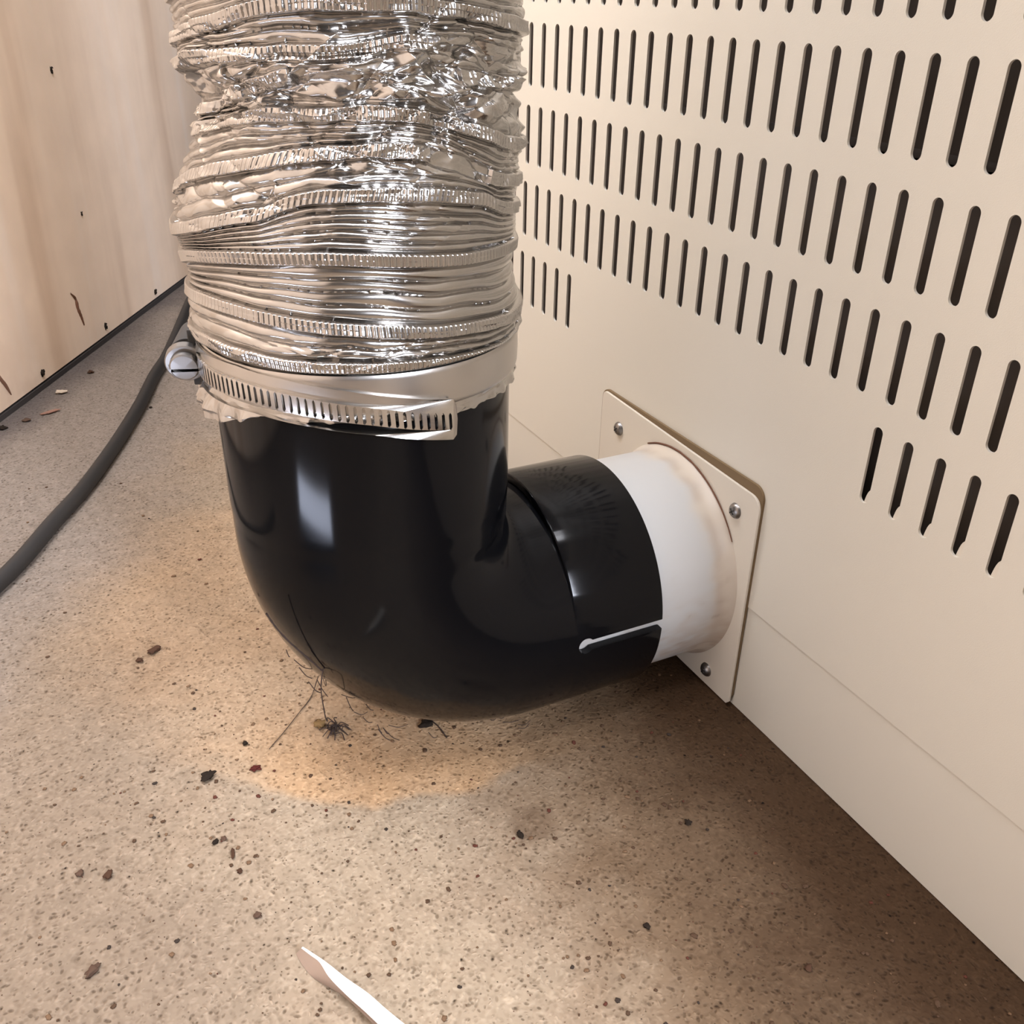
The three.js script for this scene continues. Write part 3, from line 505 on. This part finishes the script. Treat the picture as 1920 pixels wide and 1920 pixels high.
// ---------------------------------------------------------------- dirt
function crumb(r, flat = 0.55) { const g = new THREE.IcosahedronGeometry(1, 2); const p = g.attributes.position, o = rnd() * 50;
  for (let i = 0; i < p.count; i++) { const x = p.getX(i), y = p.getY(i), z = p.getZ(i), k = r * (1 + 0.75 * N(x * 1.6 + o, y * 1.6, z * 1.6) + 0.35 * N(x * 4 + o, y * 4, z * 4)); p.setXYZ(i, x * k, y * k * flat, z * k); }
  const m = mergeVertices(g.deleteAttribute('normal').deleteAttribute('uv')); m.computeVertexNormals(); return m; }
{
  const brownC = mat({ color: lin(0.06, 0.032, 0.02), roughness: 1, specularIntensity: 0.15 }), redC = mat({ color: lin(0.075, 0.02, 0.016), roughness: 1, specularIntensity: 0.1 }), blackC = mat({ color: lin(0.022, 0.016, 0.012), roughness: 1, specularIntensity: 0.1 }), oliveC = mat({ color: lin(0.17, 0.10, 0.035), roughness: 0.9 }), greyC = mat({ color: lin(0.085, 0.052, 0.036), roughness: 1, specularIntensity: 0.1 }), paleC = mat({ color: lin(0.5, 0.4, 0.3), roughness: 0.9 });
  const put = (x, z, r, m, label, stretch = [1, 1], turn = 0) => { const g = crumb(r * 0.66, 0.45); g.scale(stretch[0], 1, stretch[1]).rotateY(turn); g.computeBoundingBox(); g.translate(x, -g.boundingBox.min.y + 0.0002, z); single('dirt_crumb', g, m, label, 'dirt'); };
  put(0.071, -1.093, 0.013, blackC, 'largest black dirt crumb on the floor left of the tan stain', [1.3, 0.8], 0.4);
  put(0.137, -1.081, 0.0085, redC, 'dark red crumb on the front left rim of the tan stain', [1.3, 0.8]);
  put(0.247, -1.132, 0.012, oliveC, 'olive brown crumb on the stain below the elbow beside the tuft of fibres');
  put(0.046, -1.433, 0.012, brownC, 'brown crumb in the dark smudge far left of the elbow', [1.4, 0.8], 0.3);
  put(0.020, -1.415, 0.008, brownC, 'small brown crumb just left of the one in the dark smudge');
  put(-0.075, -0.972, 0.0085, brownC, 'reddish brown chip on the open floor halfway along the left side', [0.8, 1.4], -0.4);
  put(-0.106, -0.838, 0.0095, greyC, 'long brownish chip on the floor lowest at the left', [1.5, 0.8], 0.6);
  put(-0.108, -0.99, 0.007, greyC, 'greyish chip left of the reddish brown chip on open floor');
  put(0.082, -0.831, 0.0065, greyC, 'grey brown chip above the paper strip tip');
  put(0.074, -0.939, 0.005, brownC, 'thin upright brown sliver on the pale floor below the stain', [0.7, 2.2], -0.2);
  put(0.076, -0.908, 0.0055, brownC, 'dark brown crumb just below the thin brown sliver');
  put(0.428, -0.806, 0.008, blackC, 'black crumb in the round brown mark at the middle of the floor', [0.7, 1.3]);
  put(0.058, -0.969, 0.006, blackC, 'left one of two tiny black crumbs side by side below the largest crumb', [1.2, .8], .6);
  put(0.069, -0.971, 0.0055, greyC, 'right one of two tiny crumbs side by side below the largest crumb');
  put(0.135, -1.141, 0.0065, blackC, 'dark crumb above the dark red crumb on the stain rim');
  put(0.646, -0.726, 0.007, blackC, 'dark crumb on the bare brown floor toward the appliance');
  put(0.504, -0.613, 0.006, blackC, 'black crumb low on the brown floor right of the paper strip');
  put(0.643, -0.482, 0.007, brownC, 'crumb nearest the bottom right corner on the dark floor');
  put(-0.164, -2.552, 0.014, blackC, 'black crumb against the foot of the left wall at the picture edge');
  put(-0.013, -2.751, 0.016, paleC, 'pale crumb lying on the grey dust along the left wall', [1.5, 0.8]);
  put(0.075, -2.885, 0.012, brownC, 'brown crumb farthest along the dusty strip by the left wall');
  put(-0.048, -2.614, 0.013, mat({ color: lin(0.25, 0.13, 0.09), roughness: 0.9 }), 'flat rusty flake on the dusty strip by the left wall', [2.4, 0.7], 0.4);
  put(-0.107, -2.582, 0.012, greyC, 'grey crumb between the rusty flake and the black crumb', [1.4, 0.9]);
  put(0.194, -2.546, 0.006, blackC, 'tiny black crumb right of the cable');
  put(0.395, -1.062, 0.011, blackC, 'black clump of dirt at the lowest point of the elbow', [1.5, 1]);
  // loose specks
  const geo = [0, 1, 2].map(() => crumb(1, 0.5)); const C = new THREE.Color();
  const g0 = new THREE.IcosahedronGeometry(1, 0); { const p = g0.attributes.position; for (let i = 0; i < p.count; i++) p.setY(i, p.getY(i) * 0.5); }
  const cnt = 1600, im = new THREE.InstancedMesh(geo[0], mat({ color: 0xffffff, roughness: 1, specularIntensity: 0.1 }), cnt); im.name = 'dirt_specks'; im.userData = { kind: 'stuff', label: 'fine dark specks of dirt scattered over the floor', category: 'dirt' };
  const m4 = new THREE.Matrix4(), q = new THREE.Quaternion(), e = new THREE.Euler(); let k = 0;
  while (k < cnt) { const x = -0.3 + rnd() * 1.12, z = -2.2 + rnd() * 1.9;
    const den = 0.16 + 0.75 * Math.exp(-((x - 0.1) ** 2 / 0.03 + (z + 1.05) ** 2 / 0.03)) + 0.55 * sstep(-1.15, -0.95, z) * sstep(0.2, 0.4, x) + 0.35 * sstep(-1.4, -1.0, z); if (z < -1.5 && rnd() < 0.6) continue; if (fbm(x * 8, z * 8, 3) * 1.3 + den * 0.8 < rnd()) continue;
    if (x > 0.84) continue;
    const r = (0.0006 + 0.0026 * rnd() ** 4.5); e.set(0, rnd() * 6.3, 0); q.setFromEuler(e); m4.compose(new THREE.Vector3(x * U, 0.0008 * U, z * U), q, new THREE.Vector3(r * U * (0.8 + rnd() * 0.8), r * U * 0.8, r * U)); im.setMatrixAt(k, m4);
    const c = rnd(); C.setRGB(...(c < 0.5 ? [0.075, 0.045, 0.028] : c < 0.8 ? [0.14, 0.085, 0.05] : c < 0.9 ? [0.04, 0.03, 0.024] : [0.085, 0.032, 0.022])); im.setColorAt(k, C); k++; }
  im.castShadow = im.receiveShadow = true; scene.add(im);
  // flies and stains stuck to the wall
  const bug = (s, y, r0, st, label) => { const r = r0 * 0.62; const g = mergeGeometries([crumb(r, 1).scale(0.8, st, 0.8), crumb(r * 0.5, 1).translate(r * 0.6, r * st * 0.9, 0)]); const c = onWall(s, y, r * 0.35); g.translate(...c); single('wall_speck', g, blackC, label, 'speck'); };
  const sAt = (x) => (x - W0[0]) / WD[0];
  bug(sAt(0.14), 0.783, 0.008, 1.5, 'small dead insect stuck high on the left wall'); bug(sAt(0.146), 0.394, 0.006, 1.6, 'tiny dead insect stuck halfway up the left wall');
  bug(sAt(0.151), 0.046, 0.009, 1.7, 'dark speck on the left wall just above the floor gap'); bug(sAt(0.351), 0.041, 0.010, 1.4, 'dark speck low on the left wall nearest the foil duct'); bug(sAt(-0.051), 0.043, 0.011, 1.2, 'dark speck low on the left wall nearest the picture edge');
  const wl = (L) => L.map(([x, y]) => onWall(sAt(x), y, 0.001));
  single('wall_scratch', tube(wl([[0.068, 0.20], [0.078, 0.178], [0.079, 0.15], [0.084, 0.12], [0.088, 0.091]]), 0.0055, 40, 6, t => 0.35 + 0.75 * Math.sin(Math.PI * t) * (0.8 + 0.6 * N(t * 9, 2))), mat({ color: lin(0.17, 0.075, 0.04), roughness: 0.9 }), 'rusty brown vertical scrape low on the left wall', 'scratch');
  single('wall_scratch', tube(wl([[-0.152, 0.13], [-0.146, 0.10], [-0.140, 0.08], [-0.132, 0.045]]), 0.005, 30, 6, t => 0.3 + 0.7 * Math.sin(Math.PI * t)), mat({ color: lin(0.2, 0.1, 0.06), roughness: 0.9 }), 'short brown scrape at the foot of the left wall by the picture edge', 'scratch');
}
// ---------------------------------------------------------------- threads of dust on the elbow
{
  const th = (pts, r, label, s = 40) => { const c = pts.map(p => p.slice()); single('dust_thread', tube(c, r, s, 5, t => 0.6 + 0.6 * Math.abs(N(t * 14, r * 999))), M.hair, label, 'thread'); };
  th([[0.167, 0.318, -1.0], [0.177, 0.293, -1.0], [0.192, 0.265, -1.0], [0.211, 0.236, -1.0], [0.229, 0.208, -1.0]], 0.0016, 'dark dust thread stretched along the outer bend of the elbow');
  th([[0.236, 0.222, -0.998], [0.231, 0.212, -1.0], [0.225, 0.18, -1.0], [0.226, 0.143, -1.0], [0.245, 0.06, -1.07], [0.264, 0.006, -1.135], [0.279, 0.002, -1.093]], 0.0012, 'thin dark thread hanging from the elbow down to the tuft on the floor');
  th([[0.231, 0.212, -1.0], [0.255, 0.1, -1.1], [0.275, 0.012, -1.235], [0.255, 0.002, -1.205], [0.227, 0.002, -1.175], [0.191, 0.002, -1.138], [0.164, 0.002, -1.113]], 0.0009, 'faint thread running down left from the elbow across the stain');
  th([[0.402, 0.006, -1.075], [0.407, 0.002, -1.067], [0.411, 0.002, -1.052], [0.413, 0.002, -1.023]], 0.0013, 'short thread trailing from the black clump under the elbow');
  // tuft
  const gs = []; for (let i = 0; i < 26; i++) { const a = rnd() * 6.3, l = 0.008 + rnd() * 0.014, x = 0.264 + (rnd() - 0.5) * 0.02, z = -1.112 + (rnd() - 0.5) * 0.02; gs.push(tube([[x, 0.002 + rnd() * 0.004, z], [x + Math.cos(a) * l * 0.5, 0.006 + rnd() * 0.006, z + Math.sin(a) * l * 0.5], [x + Math.cos(a + 0.5) * l, 0.002, z + Math.sin(a + 0.5) * l]], 0.0009, 8, 4)); }
  single('fibre_tuft', mergeGeometries(gs), M.hair, 'matted tuft of dark fibres on the stain below the elbow', 'fluff');
  const hs = []; for (let i = 0; i < 30; i++) { const t = rnd(), k = Math.floor(t * 5), a = -2.75 + t * 1.35; const r0 = 0.372; const x = EX + 0.19 + r0 * Math.cos(a), y = AY + 0.19 + r0 * Math.sin(a), z = -1.03 + (rnd() - 0.5) * 0.08, an = a + 1.57 + (rnd() - 0.5) * 1.2, l = 0.012 + rnd() * 0.022; hs.push(tube([[x, Math.max(0.004, y), z], [x + Math.cos(an) * l * 0.5, Math.max(0.004, y + Math.sin(an) * l * 0.5 - 0.003), z + 0.004], [x + Math.cos(an) * l, Math.max(0.003, y + Math.sin(an) * l), z + 0.006 * rnd()]], 0.0006, 6, 4)); }
  single('lint', mergeGeometries(hs), M.hair, 'fuzz of fine hairs clinging to the underside of the elbow bend', 'fluff').userData.kind = 'stuff';
}
for (const o of scene.children) o.traverse(c => { delete c.userData.base; });
renderer.render(scene, camera);
